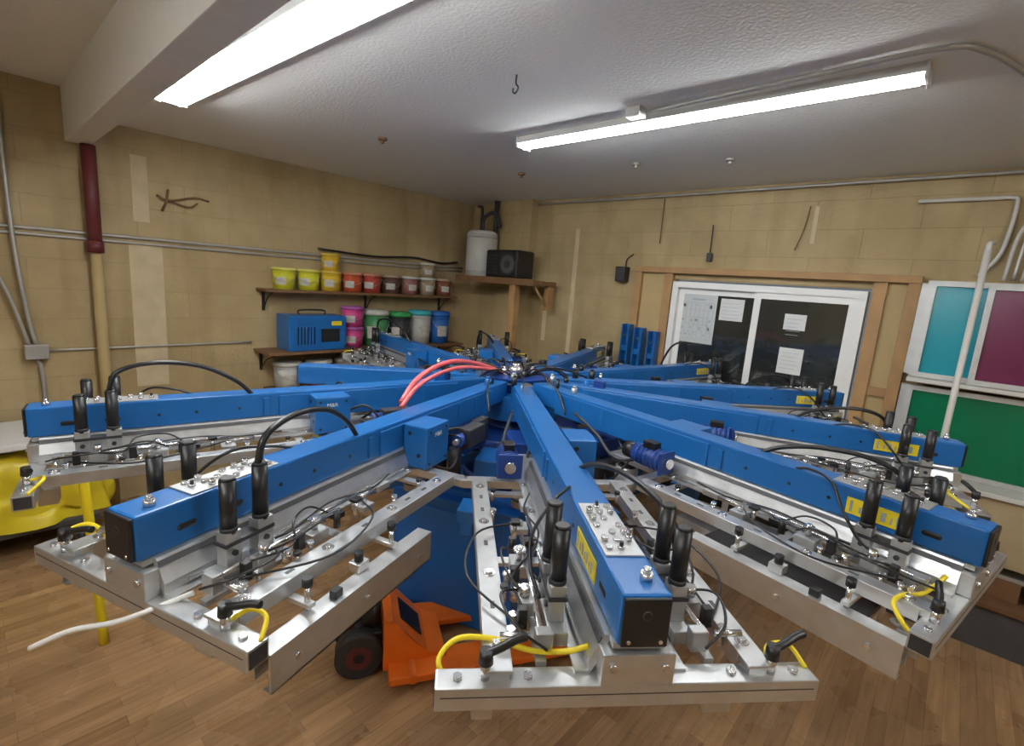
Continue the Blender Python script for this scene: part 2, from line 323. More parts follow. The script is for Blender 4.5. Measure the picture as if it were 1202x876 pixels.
b=B().cyl((sx0+.33,3.862,SZ+.15),(sx0+.33,3.85,SZ+.15),.11,seg=32).cyl((sx0+.33,3.852,SZ+.15),(sx0+.33,3.846,SZ+.15),.092,seg=28,m=1).cyl((sx0+.33,3.848,SZ+.15),(sx0+.33,3.84,SZ+.15),.04,seg=20)
for i in range(6): b.box((sx0+.03,3.852,SZ+.05+i*.036),(sx0+.19,3.86,SZ+.065+i*.036))
b.obj('speaker_grille',['rubber','dgrey'],parent=am)

# ---------------------------------------------------------------- shelves with buckets
def wshelf(z,y0,y1,dep,label):
    e=empty('wall_shelf',(XL,(y0+y1)/2,z),label,'shelf')
    B().box((XL,y0,z-.025),(XL+dep,y1,z),bev=.003).obj('shelf_board','dwood',parent=e)
    for y in (y0+.06,(y0+y1)/2,y1-.1):
        B().box((XL,y-.012,z-.2),(XL+.012,y+.012,z-.025)).box((XL,y-.012,z-.035),(XL+dep-.02,y+.012,z-.025)).tube([(XL+.01,y,z-.19),(XL+dep*.4,y,z-.09),(XL+dep-.04,y,z-.035)],.006).obj('shelf_bracket','black',parent=e)
wshelf(1.70,1.75,3.92,.225,'long dark wooden wall shelf holding ink buckets')
wshelf(1.16,1.72,3.95,.33,'lower dark wooden wall shelf crowded with ink buckets')
wshelf(.8,1.8,3.6,.3,'lowest wooden wall shelf behind the press')
bm_cache={}
def bucket(x,y,z,color,lid,r=.096,h=.19,group='ink buckets on the wall shelves',lab=None,cname='coloured'):
    key='bk_%s'%cname
    if key not in M: M[key]=mat(key,color,.45,0,.22,14)
    lk='lid_%s'%lid[0]
    if lk not in M: M[lk]=mat(lk,lid[1],.45,0,.2,16)
    e=empty('ink_bucket',(x,y,z+.001),lab or '%s plastic ink bucket with %s lid on the shelf'%(cname.replace('_',' '),lid[0].replace('_',' ')),'bucket',random.uniform(-.5,.3),group=group)
    ck=(key,r,h)
    if ck not in bm_cache:
        me=B().cyl((0,0,0),(0,0,h*.86),r*.87,r*.97,seg=24).cyl((0,0,h*.78),(0,0,h*.8),r*1.01,seg=24).mesh('bucket_body',[key])
        t=B(); n=8; ring=[]
        for i in range(n+1):
            a=-.3+(i/n)*1.0-.6
            for zz,rr in ((h*.22,r*.915),(h*.55,r*.957)):
                ring.append(t.bm.verts.new((math.cos(a)*rr,math.sin(a)*rr,zz)))
        for i in range(n): t.bm.faces.new((ring[2*i],ring[2*i+2],ring[2*i+3],ring[2*i+1]))
        ml=t.mesh('bucket_label',['label'])
        hd=B().tube([(r*.1,-r*1.02,h*.78),(r*.6,-r*.8,h*.5),(r*1.04,0,h*.36),(r*.6,r*.8,h*.5),(r*.1,r*1.02,h*.78)],.0025,seg=6).mesh('bucket_handle',['galv'])
        bm_cache[ck]=(me,ml,hd)
    me,ml,hd=bm_cache[ck]
    lc=('lid',lk,r,h)
    if lc not in bm_cache: bm_cache[lc]=B().cyl((0,0,h*.86),(0,0,h*.97),r*1.03,seg=24).cyl((0,0,h*.97),(0,0,h),r*.93,seg=24).mesh('bucket_lid',[lk])
    for nm,mm in (('bucket_body',me),('bucket_label',ml),('bucket_handle',hd),('bucket_lid',bm_cache[lc])):
        o=bpy.data.objects.new(nm,mm); COL.objects.link(o); o.parent=e
LW=('white',(.55,.54,.49));LY=('yellow',(.62,.57,.12)); LP=('purple',(.4,.1,.35)); LT=('teal',(.05,.4,.45)); LB=('blue',(.02,.15,.5)); LG=('green',(.03,.3,.08))
xs=-4.53
ub=[(1.945,(.58,.57,.03),LY,'lime_yellow'),(2.17,(.58,.55,.03),LY,'lime_yellow'),(2.385,(.62,.41,.03),('golden',(.62,.44,.06)),'golden_yellow'),(2.61,(.48,.08,.03),('pale_red',(.5,.2,.12)),'orange_red'),(2.83,(.36,.05,.03),('pale_red',(.5,.2,.12)),'red'),(3.06,(.10,.045,.035),('tan',(.36,.27,.18)),'dark_brown'),(3.30,(.28,.12,.10),LW,'reddish_brown'),(3.54,(.33,.25,.17),LW,'tan'),(3.77,(.24,.08,.045),('tan',(.36,.27,.18)),'rust')]
for y,c,l,n in ub: bucket(xs,y,1.70,c,l,cname=n,r=.1)
bucket(xs,2.385,1.89,(.62,.41,.03),('golden',(.62,.44,.06)),cname='golden_yellow',r=.088,h=.16)
bucket(xs,3.54,1.89,(.33,.25,.17),LW,cname='tan',r=.088,h=.16)
xs=-4.49
bucket(xs,2.6,1.16,(.55,.05,.22),LP,cname='pink',r=.108,h=.2); bucket(xs,2.6,1.361,(.55,.05,.22),LP,cname='pink',r=.108,h=.2)
for y,c,l,n,h in [(2.87,(.05,.22,.08),LW,'green',.37),(3.15,(.03,.03,.035),LG,'black',.35),(3.43,(.48,.48,.45),LT,'white',.37),(3.70,(.02,.12,.4),LB,'blue',.36)]:
    bucket(xs,y,1.16,c,l,cname=n,r=.13,h=h)
for y,c,n in [(1.95,(.48,.48,.45),'white'),(2.25,(.45,.06,.03),'red'),(2.55,(.48,.48,.45),'white'),(2.85,(.02,.12,.4),'blue'),(3.15,(.48,.48,.45),'white')]:
    bucket(xs,y,.8,c,LW,cname=n,r=.12,h=.25)
tb=empty('blue_equipment_case',(-4.45,2.17,1.161),'bright blue metal equipment case with vents on the shelf','case')
B().box((-4.6,1.9,1.161),(-4.34,2.45,1.48),bev=.012).obj('case_body','blue',parent=tb)
b=B()
for i in range(6): b.box((-4.34,1.98+i*.03,1.22),(-4.337,1.99+i*.03,1.38))
b.box((-4.341,2.2,1.24),(-4.335,2.38,1.36)).obj('case_vent','black',parent=tb)
B().box((-4.341,2.3,1.39),(-4.336,2.4,1.43)).obj('case_label','yellow',parent=tb)
B().tube([(-4.47,2.05,1.48),(-4.47,2.06,1.52),(-4.47,2.28,1.52),(-4.47,2.3,1.48)],.008).obj('carry_handle','black',parent=tb)

# ---------------------------------------------------------------- white table, yellow cover on dolly, yellow post
tt=empty('folding_table',(-4.35,-.25,0),'white topped folding table against the wall','table')
B().box((-4.59,-1.1,.71),(-4.0,.30,.75),bev=.008).obj('table_top','white',parent=tt)
for (x,y) in [(-4.56,-1.05),(-4.07,-1.05)]:
    B().cyl((x,y,0),(x,y,.71),.014).obj('table_leg','galv',parent=tt)
B().box((-4.58,-1.05,.02),(-4.55,.2,.71)).obj('table_leg','galv',parent=tt)
dl=empty('low_dolly',(-4.25,.1,0),'low dark platform dolly on small wheels','dolly')
B().box((-4.50,-.4,.16),(-4.02,.5,.2),bev=.006).obj('dolly_deck','dgrey',parent=dl)
for (x,y) in [(-4.44,-.3),(-4.08,-.3),(-4.44,.4),(-4.08,.4)]:
    B().cyl((x,y-.015,.05),(x,y+.015,.05),.05,seg=20).box((x-.02,y-.025,.05),(x+.02,y+.025,.16)).obj('caster_wheel','rubber',parent=dl)
bm=bmesh.new(); nu,nv=110,34; g=[]
cxm,cym=-4.26,.08
for j in range(nv+1):
    ph=j/nv*math.pi/2; row=[]
    for i in range(nu):
        th=2*math.pi*i/nu
        ct,st=math.cos(th),math.sin(th)
        sq=lambda a:math.copysign(abs(a)**.55,a)
        cr_=math.cos(ph)**.38
        x=cxm+.25*sq(ct)*cr_; y=cym+.50*sq(st)*cr_; z=.40*math.sin(ph)**.85
        k=noise.noise(Vector((x*5,y*3.5,z*5)))*.07+noise.noise(Vector((x*14,y*11,z*9)))*.028
        cre=.016*math.sin(y*26+x*14+3*noise.noise(Vector((x*3,y*3,z*3))))
        f=.025*math.sin(th*13+z*9)*(1-math.sin(ph))
        x+=(k+f)*ct*.8; y+=(k+f)*st; z+=(k*.7+cre)*(1 if z>.08 else 0)
        row.append(bm.verts.new((max(x,-4.54),y,.201+max(0,min(z,.49)))))
    g.append(row)
for j in range(nv):
    for i in range(nu):
        f=bm.faces.new((g[j][i],g[j][(i+1)%nu],g[j+1][(i+1)%nu],g[j+1][i])); f.smooth=True
bmesh.ops.remove_doubles(bm,verts=bm.verts[:],dist=.002)
bb=B(); bb.bm.free(); bb.bm=bm
single(bb,'vinyl_sheet','ytarp',(cxm,cym,.2),'creased yellow vinyl cover heaped on a low dolly','cover')
single(B().tube([(-2.86,.33,0),(-2.91,.32,.55),(-2.96,.31,1.1)],.02,seg=16),'support_post','yellow',(-2.86,.33,0),'slightly leaning yellow tubular steel post standing on the floor','post')
for i,x in enumerate([-2.32,-2.19,-2.05]):
    z=1.6-.02*i
    bb=B().box((x-.04,4.16,0),(x-.03,4.24,z)).box((x+.03,4.16,0),(x+.04,4.24,z)).box((x-.04,4.24,0),(x+.04,4.247,z)).box((x-.029,4.17,z-.25),(x+.029,4.176,z-.2)).cyl((x,4.17,z-.1),(x,4.16,z-.1),.01,m=1)
    single(bb,'steel_channel_beam',['blue','steel'],(x,4.2,0),'blue steel channel beam standing upright against the wall','beam',group='spare blue beams by the door')

# ---------------------------------------------------------------- screens rack right
rk=empty('screen_rack',(.3,4.05,0),'tan and dark rack cabinet with shelves holding screen frames','rack')
B().box((-.2,3.85,.89),(1.3,4.28,.92),bev=.003).obj('shelf_board','offwhite',parent=rk)
B().box((-.15,3.80,.26),(1.3,4.28,.29),bev=.003).obj('shelf_board','dwood',parent=rk)
B().box((-.2,3.95,1.475),(1.3,4.28,1.5),bev=.003).obj('shelf_board','offwhite',parent=rk)
for x in (-.14,1.25):
    B().box((x-.025,4.25,0),(x+.025,4.29,1.475),bev=.003).obj('rack_post','tanp',parent=rk)
B().box((.0,3.88,.5),(1.3,3.9,.89)).box((-.11,4.25,0),(1.22,4.275,.89)).box((0,3.9,.5),(.02,4.24,.87)).obj('rack_panel','tanp',parent=rk)
B().box((-.12,3.82,0),(1.3,3.84,.26)).box((-.12,3.84,0),(-.1,4.24,.26)).obj('rack_plinth','dgrey',parent=rk)
def screen(x0,x1,z0,z1,y,mesh,label,tilt=0.05):
    e=empty('printing_screen',((x0+x1)/2,y,z0),label,'screen frame',group='screen frames on the rack'); e.rotation_euler[0]=-tilt
    w=(x1-x0)/2;h=z1-z0;t=.03
    B().box((-w,-.023,0),(w,.023,t)).box((-w,-.023,h-t),(w,.023,h)).box((-w,-.023,t),(-w+t,.023,h-t)).box((w-t,-.023,t),(w,.023,h-t)).obj('frame','frame',parent=e,rel=True)
    B().box((-w+t,-.004,t),(w-t,0,h-t)).obj('mesh_panel',mesh,parent=e,rel=True)
screen(-.235,.5,1.502,2.09,4.20,'teal','aluminium printing screen frame with coated mesh stacked on the rack')
screen(-.215,.525,1.502,2.085,4.15,'green','aluminium printing screen frame with coated mesh stacked on the rack')
screen(-.20,.55,1.502,2.105,4.10,'mar','aluminium printing screen frame with coated mesh stacked on the rack')
screen(-.185,.6,1.502,2.10,4.05,'teal','aluminium printing screen frame with teal mesh on the rack')
screen(.08,.85,1.502,2.09,4.0,'mar','aluminium printing screen frame with maroon mesh on the rack')
screen(-.23,.5,.922,1.43,4.19,'teal','aluminium printing screen frame behind a green one')
screen(-.215,.52,.922,1.425,4.14,'teal','aluminium printing screen frame behind a green one')
screen(-.20,.57,.922,1.435,4.09,'teal','aluminium printing screen frame behind a green one')
screen(-.19,.62,.922,1.445,4.04,'green','aluminium printing screen frame with glossy green mesh')
for i in range(5):
    x=-.1+i*.22; z=.35+.04*(i%3)
    single(B().box((x,3.92,.291),(x+.17,4.2,z),bev=.004).box((x-.005,3.915,z-.012),(x+.175,4.205,z+.01),1,bev=.003),'storage_box',['dgrey' if i%2 else 'dwood','galv'],(x,4,.291),'low dark box with grey lid on the bottom rack shelf','box')
single(B().cyl((.035,3.72,0),(.035,3.72,2.26),.016,seg=16).cyl((.035,3.72,0),(.035,3.72,.015),.05,seg=20).tube([(.035,3.72,2.25),(.036,3.74,2.29),(.05,3.85,2.31)],.014),'metal_pole','offwhite',(.035,3.72,0),'pale vertical metal pole in front of the screen rack','pole')

# ---------------------------------------------------------------- PRESS
HX,HY=-1.89,2.16
press=empty('screen_printing_press',(HX,HY,0),'large blue rotary screen printing machine with radial print arms','printing machine')
Z0,Z1=1.268,1.37
R1=2.085; XC=2.06
def P(nm,b,mats,par=press,**kw): return b.obj(nm,mats,parent=par,rel=True,**kw)
R20=Matrix.Rotation(math.radians(20),4,'Z')
P('base_cabinet',B().box((-.5,-.5,.0),(.27,.27,.72),bev=.012,rot=R20,piv=(-.13,-.1,.33)).box((-.44,-.44,.72),(.21,.21,.76),bev=.006,rot=R20,piv=(-.13,-.1,.33)),'bblue')
P('cabinet_door',B().box((-.44,-.508,.06),(.2,-.501,.66),bev=.003,rot=R20,piv=(-.13,-.1,.33)).box((.13,-.514,.3),(.15,-.508,.4),1,bev=.002,rot=R20,piv=(-.13,-.1,.33)),['bblue','black'])
P('center_column',B().cyl((0,0,.76),(0,0,1.2),.15,seg=32).cyl((0,0,.76),(0,0,.82),.28,seg=32).cyl((0,0,1.02),(0,0,1.08),.4,seg=32),'dblue')
oc=[(.28*math.cos(math.radians(-41.5+15+30*k)),.28*math.sin(math.radians(-41.5+15+30*k))) for k in range(12)]
P('hub_drum',B().prism(oc,'z',1.16,1.29),'blue')
P('hub_plate',B().prism([(p[0]*.72,p[1]*.72) for p in oc],'z',1.366,1.376).cyl((0,0,1.29),(0,0,1.366),.16,seg=24),'dblue')
P('rotary_union',B().cyl((0,0,1.376),(0,0,1.42),.04,seg=24).cyl((0,0,1.42),(0,0,1.44),.025,seg=20),'steel')
rn=random.Random(3)
for k in range(52):
    a=rn.uniform(0,6.283); r=rn.uniform(.07,.55); x,y=r*math.cos(a),r*math.sin(a); h=rn.uniform(.015,.045); s=rn.uniform(.010,.022)
    mt=rn.choice(['steel','black','black','dblue','alud','blue'])
    zb=1.372
    if r>.3:
        kk=round((math.degrees(a)+41.5)/30); aa=math.radians(-41.5+30*kk); x,y=r*math.cos(aa),r*math.sin(aa); a=aa
    if rn.random()<.5: P('air_fitting',B().cyl((x,y,zb-.01),(x,y,zb+h),s,seg=12).cyl((x,y,zb+h),(x,y,zb+h+.01),s*.6,seg=10),mt)
    else: P('valve_block',B().box((x-s*1.4,y-s,zb-.01),(x+s*1.4,y+s,zb+h),bev=.002,rz=a).box((x-s,y-s*1.1,zb+h*.3),(x+s,y+s*1.1,zb+h*.5),rz=a),mt)
for k in range(12):
    a=math.radians(-41.5+15+30*k)
    o=P('lower_arm',B().box((.3,-.025,.93),(1.12,.025,.98),bev=.004).box((.55,-.06,.98),(.75,.06,1.1),bev=.005).box((1.0,-.04,.98),(1.12,.04,1.03),bev=.004),'blue'); o.rotation_euler[2]=a
b=B(); rr=1.18
pts=[(rr*math.cos(math.radians(-41.5+30*k-15)),rr*math.sin(math.radians(-41.5+30*k-15)),1.175) for k in range(12)]
for i in range(12):
    p,q=Vector(pts[i]),Vector(pts[(i+1)%12]); d=(q-p); L=d.length; ang=math.atan2(d.y,d.x); c=(p+q)/2
    b.box(c-Vector((L/2+.005,.022,.015)),c+Vector((L/2+.005,.022,.015)),bev=.003,rz=ang)
P('support_ring',b,'alu')
for k in range(12):
    a=math.radians(-41.5+30*k)
    b=B().box((.55,-.1,1.12),(.76,.1,1.2),bev=.006).cyl((.93,-.05,.99),(.93,-.05,1.14),.05,seg=20,m=2).cyl((.93,-.05,1.14),(.93,-.05,1.17),.04,.02,seg=20,m=1).cyl((.93,-.05,1.02),(.93,-.05,1.03),.053,seg=20,m=1)
    b.box((.86,-.1,1.17),(1.12,.06,1.19),2,bev=.003).cyl((.8,.07,1.0),(.8,.07,1.16),.03,seg=16,m=1).box((.6,.09,1.16),(.7,.13,1.27),1,bev=.004)
    b.tube([(.93,-.05,1.17),(.85,-.02,1.22),(.75,.08,1.21),(.65,.12,1.27)],.006,m=1)
    b.tube([(1.1,-.12,1.24),(.95,-.16,1.20),(.8,-.13,1.26),(.6,-.08,1.3)],.007,m=1).tube([(1.1,.1,1.2),(.98,.15,1.14),(.85,.13,1.2),(.7,.09,1.25)],.005,m=1)
    b.tube([(1.02,.08,1.27),(.96,.17,1.31),(.88,.17,1.22),(.8,.09,1.15)],.0055,m=1).tube([(1.0,-.1,1.22),(.97,-.18,1.12),(.88,-.12,1.06),(.8,-.06,1.1)],.005,m=1)
    b.box((.78,-.13,1.05),(.84,.02,1.12),1,bev=.004).cyl((.7,-.03,.98),(.7,-.03,1.12),.035,seg=16,m=2)
    b.box((.74,.12,1.2),(.88,.18,1.28),1,bev=.005).cyl((.88,.15,1.24),(.93,.15,1.24),.026,seg=18,m=0).cyl((.93,.15,1.24),(.95,.15,1.24),.012,seg=12,m=2)
    o=P('index_motor_mount',b,['dblue','rubber','alud']); o.rotation_euler[2]=a
P('air_hose',B().tube([(.17,-.93,1.36),(.12,-.8,1.45),(.03,-.55,1.49),(-.05,-.28,1.45),(-.07,-.05,1.38)],.012),'red')
P('air_hose',B().tube([(.20,-.95,1.35),(.155,-.81,1.432),(.07,-.55,1.462),(-.01,-.28,1.43),(-.05,-.05,1.38)],.010),'red')
for k in range(18):
    a=random.uniform(0,6.28); r=random.uniform(.22,.5); da=random.uniform(-.7,.7)
    P('air_hose',B().tube([(.08*math.cos(a),.08*math.sin(a),1.38),(.2*math.cos(a+da*.3),.2*math.sin(a+da*.3),1.40+random.random()*.04),(r*math.cos(a+da),r*math.sin(a+da),1.38),((r+.12)*math.cos(a+da*1.2),(r+.12)*math.sin(a+da*1.2),1.28)],.0055),'black')

T=[]
def tp(nm,b,mats,flag='all'):
    if isinstance(mats,str): mats=[mats]
    T.append((nm,b.mesh(nm,mats),flag))
beam=B().box((.22,-.047,Z0),(R1,.047,Z1),bev=.006).box((.42,-.052,Z0-.02),(1.0,.052,Z1-.012),bev=.004)
beam.box((1.0,-.053,Z0-.01),(1.3,.053,Z1-.014),bev=.003)
for x in (1.45,1.6,1.72): beam.cyl((x,-.0485,Z0+.045),(x,.0485,Z0+.045),.006,seg=8,m=1)
for x in (1.86,1.98): beam.box((x-.028,-.0485,Z0+.03),(x+.022,.0485,Z0+.052),1,bev=.008)  # black insets stand in for the shade inside open slot holes
for x in (.6,.75,1.35): beam.box((x-.01,-.0535,Z0+.01),(x+.01,.0535,Z1-.02),0,bev=.002)
beam_me=beam.mesh('print_arm',['blue','black'])
tp('end_cap',B().box((R1,-.044,Z0+.003),(R1+.008,.044,Z1-.003),bev=.003).cyl((R1+.008,-.03,Z0+.015),(R1+.011,-.03,Z0+.015),.004,seg=8,m=1).cyl((R1+.008,.03,Z0+.015),(R1+.011,.03,Z0+.015),.004,seg=8,m=1).cyl((R1+.008,0,1.335),(R1+.0088,0,1.335),.009,seg=20,m=2).cyl((R1+.0088,0,1.335),(R1+.0095,0,1.335),.0075,seg=20,m=0),['black','steel','dgrey'])
rail=B().box((1.13,-.05,1.255),(R1-.01,.05,Z0))
for s in (-1,1):
    rail.prism([(s*.045,Z0),(s*.060,Z0),(s*.085,1.215),(s*.085,1.19),(s*.078,1.19)],'x',1.13,R1-.03)
    rail.prism([(s*.08,1.186),(s*.11,1.186),(s*.11,1.192),(s*.08,1.192)],'x',1.13,R1-.03)
    rail.prism([(s*.0645,1.2625),(s*.067,1.2625),(s*.072,1.2505),(s*.069,1.2505)],'x',1.13,R1-.03,1)
    rail.prism([(s*.085,1.197),(s*.09,1.197),(s*.09,1.206),(s*.085,1.206)],'x',1.16,R1-.08,2)
for x in (1.2,1.4,1.6,1.8):
    for s in (-1,1): rail.cyl((x,s*.098,1.192),(x,s*.098,1.2),.008,seg=6,m=2)
tp('slide_rail',rail,['alu','dgrey','steel'])
CZ=1.14
cb=B().box((XC-.025,-.37,CZ),(XC+.025,.37,CZ+.046),bev=.003)
for s in (-1,1): cb.box((XC-.02,s*.3705-.001,CZ+.005),(XC+.02,s*.3705+.001,CZ+.041),1)  # dark end plates stand in for the shade inside the hollow tube
cb.box((XC+.0245,-.36,CZ+.027),(XC+.0256,.36,CZ+.029),1)
cb.box((XC-.03,-.07,CZ+.046),(XC+.026,.07,1.25),bev=.003).box((XC-.06,-.3,1.085),(XC-.01,-.26,CZ),bev=.003).box((XC-.06,.16,1.085),(XC-.01,.22,CZ),bev=.003)
for y in (-.05,.05): cb.cyl((XC+.026,y,1.225),(XC+.032,y,1.225),.008,seg=6,m=2)
for y in (-.33,-.2,.2,.33): cb.cyl((XC,y,CZ+.046),(XC,y,CZ+.053),.009,seg=6,m=2)
tp('cross_bar',cb,['alu','rubber','steel'])
for sy in (-1,1):
    yb_=sy*.255; hw=.026
    sb=B().box((1.17,yb_-hw,1.20),(XC+.01,yb_+hw,1.206),bev=.002).box((1.17,yb_-hw,1.168),(XC-.03,yb_-hw+.004,1.201)).box((1.17,yb_+hw-.004,1.168),(XC-.03,yb_+hw,1.201)).box((XC-.03,yb_-.02,CZ+.045),(XC+.005,yb_+.02,1.2))
    for x in (1.25,1.5,1.76,2.0): sb.cyl((x,yb_,1.206),(x,yb_,1.214),.009,seg=6,m=1).cyl((x,yb_,1.205),(x,yb_,1.2085),.015,seg=16,m=1)
    for x in (1.33,1.42,1.62,1.88): sb.box((x-.012,yb_-.005,1.2059),(x+.012,yb_+.005,1.2066),2)
    for x in (1.24,1.66): sb.box((x-.015,.08 if sy>0 else -.24,1.17),(x+.015,.24 if sy>0 else -.08,1.18))
    tp('side_bar',sb,['alu','steel','dgrey'])
    sc=B().box((1.46,sy*.37-.003,1.055),(2.035,sy*.37+.003,1.14)).box((1.46,min(sy*.325,sy*.373),1.14),(2.035,max(sy*.325,sy*.373),1.145)).box((1.46,sy*.325-.003,1.07),(2.035,sy*.325+.003,1.14)).box((1.46,min(sy*.35,sy*.373),1.055),(2.035,max(sy*.35,sy*.373),1.059))
    for x in (1.6,1.9): sc.box((x-.010,sy*.2 if sy>0 else -.345,1.155),(x+.010,.345 if sy>0 else -.2,1.166),bev=.002).cyl((x,sy*.33,1.145),(x,sy*.33,1.205),.007,seg=10,m=1).cyl((x,sy*.33,1.205),(x,sy*.33,1.226),.012,seg=14,m=2)
    for x in (1.53,1.75,1.97): sc.cyl((x,sy*.373,1.1),(x,sy*.379,1.1),.008,seg=6,m=1)
    sc.box((1.7,sy*.32-.018,1.145),(1.74,sy*.32+.018,1.17),bev=.003).cyl((1.72,sy*.32,1.17),(1.72,sy*.32,1.195),.012,seg=12,m=2).box((1.82,sy*.35-.01,1.145),(1.845,sy*.35+.01,1.165),2,bev=.002)
    tp('screen_channel',sc,['alu','steel','black'],'chan')
    br=B().box((1.80,sy*.13-.02,1.19),(1.99,sy*.13+.02,1.22),bev=.003).box((1.83,sy*.13-.017,1.22),(1.873,sy*.13+.017,1.30),bev=.003).box((1.917,sy*.13-.017,1.22),(1.957,sy*.13+.017,1.30),bev=.003)
    br.cyl((1.853,sy*.147,1.25),(1.853,sy*.153,1.25),.007,seg=8,m=1).cyl((1.937,sy*.147,1.25),(1.937,sy*.153,1.25),.007,seg=8,m=1)
    br.box((1.83,sy*.13-.02,1.268),(1.96,sy*.13+.02,1.277),1)
    tp('cylinder_bracket',br,['alud','rubber'])
    for x,hh in ((1.853,1.432),(1.937,1.422)):
        tp('air_cylinder',B().cyl((x,sy*.13,1.295),(x,sy*.13,hh),.0178,seg=20).cyl((x,sy*.13,hh),(x,sy*.13,hh+.006),.0178,.014,seg=20).cyl((x,sy*.13,1.30),(x,sy*.13,1.310),.019,seg=20,m=1),['black','rubber'])
    ad=B().box((1.70,sy*.18-.022,1.19),(1.76,sy*.18+.022,1.222),bev=.003).cyl((1.73,sy*.18,1.222),(1.73,sy*.18,1.26),.008,seg=12,m=1).cyl((1.73,sy*.18,1.248),(1.73,sy*.18,1.254),.016,seg=14,m=1)
    ad.cyl((1.62,sy*.16,1.228),(2.0,sy*.17,1.228),.006,seg=10,m=1).cyl((1.5,sy*.125,1.222),(1.8,sy*.125,1.222),.005,seg=8,m=1)
    ad.box((1.87,sy*.185-.015,1.205),(1.92,sy*.185+.016,1.238),bev=.004).cyl((1.895,sy*.188,1.238),(1.895,sy*.188,1.262),.011,seg=12,m=1).box((1.985,sy*.16-.02,1.19),(2.012,sy*.16+.015,1.235),bev=.003).cyl((2.0,sy*.19,1.225),(2.0,sy*.25,1.225),.007,seg=10,m=1)
    ad.cyl((1.66,sy*.19,1.2),(1.66,sy*.19,1.245),.010,seg=12,m=2).box((1.79,sy*.2-.01,1.207),(1.812,sy*.2+.012,1.248),2,bev=.003)
    ad.cyl((1.56,sy*.17,1.18),(1.56,sy*.17,1.235),.007,seg=10,m=1).box((1.545,sy*.17-.013,1.232),(1.575,sy*.17+.013,1.242),2,bev=.002)
    ad.box((1.94,sy*.2-.010,1.205),(1.96,sy*.2+.010,1.25),2,bev=.003).cyl((1.84,sy*.2,1.19),(1.84,sy*.2,1.226),.012,seg=12,m=1).box((1.6,sy*.14-.012,1.2),(1.635,sy*.14+.025,1.216),2,bev=.002)
    ad.box((1.48,sy*.15-.025,1.18),(1.53,sy*.15+.025,1.198),bev=.002).cyl((1.505,sy*.15,1.198),(1.505,sy*.15,1.213),.011,seg=6,m=1)
    ad.box((1.8,sy*.17-.010,1.18),(2.03,sy*.17+.010,1.192)).box((1.35,sy*.12-.013,1.192),(1.41,sy*.12+.013,1.213),bev=.003).cyl((1.41,sy*.12,1.203),(1.5,sy*.12,1.203),.006,seg=10,m=1)
    for i,x in enumerate((1.3,1.45,1.78,1.83,1.93,1.975)): ad.cyl((x,sy*(.215+.01*(i%2)),1.178),(x,sy*(.215+.01*(i%2)),1.215),.006,seg=8,m=1).cyl((x,sy*(.215+.01*(i%2)),1.213),(x,sy*(.215+.01*(i%2)),1.222),.010,seg=8,m=2 if i%3==0 else 1)
    tp('screen_adjuster',ad,['alud','steel','black'])
    cbl=[[(1.7,.19,1.23),(1.76,.23,1.27),(1.84,.22,1.255),(1.9,.18,1.235)],[(1.52,.16,1.215),(1.62,.28,1.235),(1.8,.31,1.225),(1.97,.2,1.218)],[(1.85,.16,1.22),(1.9,.24,1.25),(1.99,.22,1.24),(2.03,.16,1.215)],[(1.3,.09,1.21),(1.45,.13,1.22),(1.6,.11,1.23),(1.78,.16,1.24),(1.83,.15,1.235)],[(1.64,.15,1.22),(1.7,.13,1.26),(1.79,.17,1.27),(1.83,.21,1.235),(1.94,.2,1.245)]]
    for i,c in enumerate(cbl):
        tp('signal_cable',B().tube([(x,sy*y,z) for x,y,z in c],.003,seg=6),'black')
    yy=sy*.28; zc=CZ+.044
    lv=B().cyl((XC,yy,zc),(XC,yy,zc+.036),.010,seg=14,m=1).cyl((XC,yy,zc+.034),(XC,yy,zc+.06),.014,.012,seg=16).tube([(XC,yy,zc+.052),(XC-.005,yy+.025,zc+.059),(XC-.015,yy+.055,zc+.068),(XC-.02,yy+.075,zc+.07)],.008)
    tp('clamp_lever',lv,['black','steel'])
tp('black_hose',B().tube([(1.40,.03,1.365),(1.46,.045,1.43),(1.58,.08,1.50),(1.72,.11,1.525),(1.83,.128,1.50),(1.86,.13,1.43)],.0085),'black','high')
tp('black_hose',B().tube([(1.46,.03,1.365),(1.52,.05,1.40),(1.62,.085,1.425),(1.74,.115,1.43),(1.83,.145,1.40),(1.87,.155,1.33),(1.89,.155,1.27)],.008),'black','low')
tp('black_hose',B().tube([(1.6,-.035,1.365),(1.66,-.055,1.385),(1.74,-.11,1.385),(1.8,-.165,1.33),(1.85,-.17,1.27),(1.9,-.155,1.235)],.0045),'black')
tp('yellow_hose',B().tube([(XC-.02,-.355,1.17),(XC-.04,-.365,1.195),(XC-.07,-.33,1.212),(XC-.07,-.26,1.21),(XC-.05,-.19,1.2),(XC-.04,-.12,1.205),(XC-.03,-.08,1.225)],.0055),'yellow')
tp('yellow_hose',B().tube([(XC-.01,.28,1.20),(XC-.04,.3,1.212),(XC-.04,.345,1.212),(XC-.01,.365,1.185)],.005),'yellow')
cpn=B().box((1.72,-.041,Z1),(1.96,.041,Z1+.004),bev=.0015)
for i in range(7):
    for j in (-1,0,1):
        if (i+j)%4==3: continue
        x=1.74+i*.032; cpn.cyl((x,j*.026,Z1+.004),(x,j*.026,Z1+.010+.004*((i*j)%3)),.008,seg=12,m=1)
        if (i+j)%3==0: cpn.cyl((x,j*.026,Z1+.01),(x,j*.026,Z1+.019),.0045,seg=8,m=2)
tp('control_panel',cpn,['alud','steel','black'])
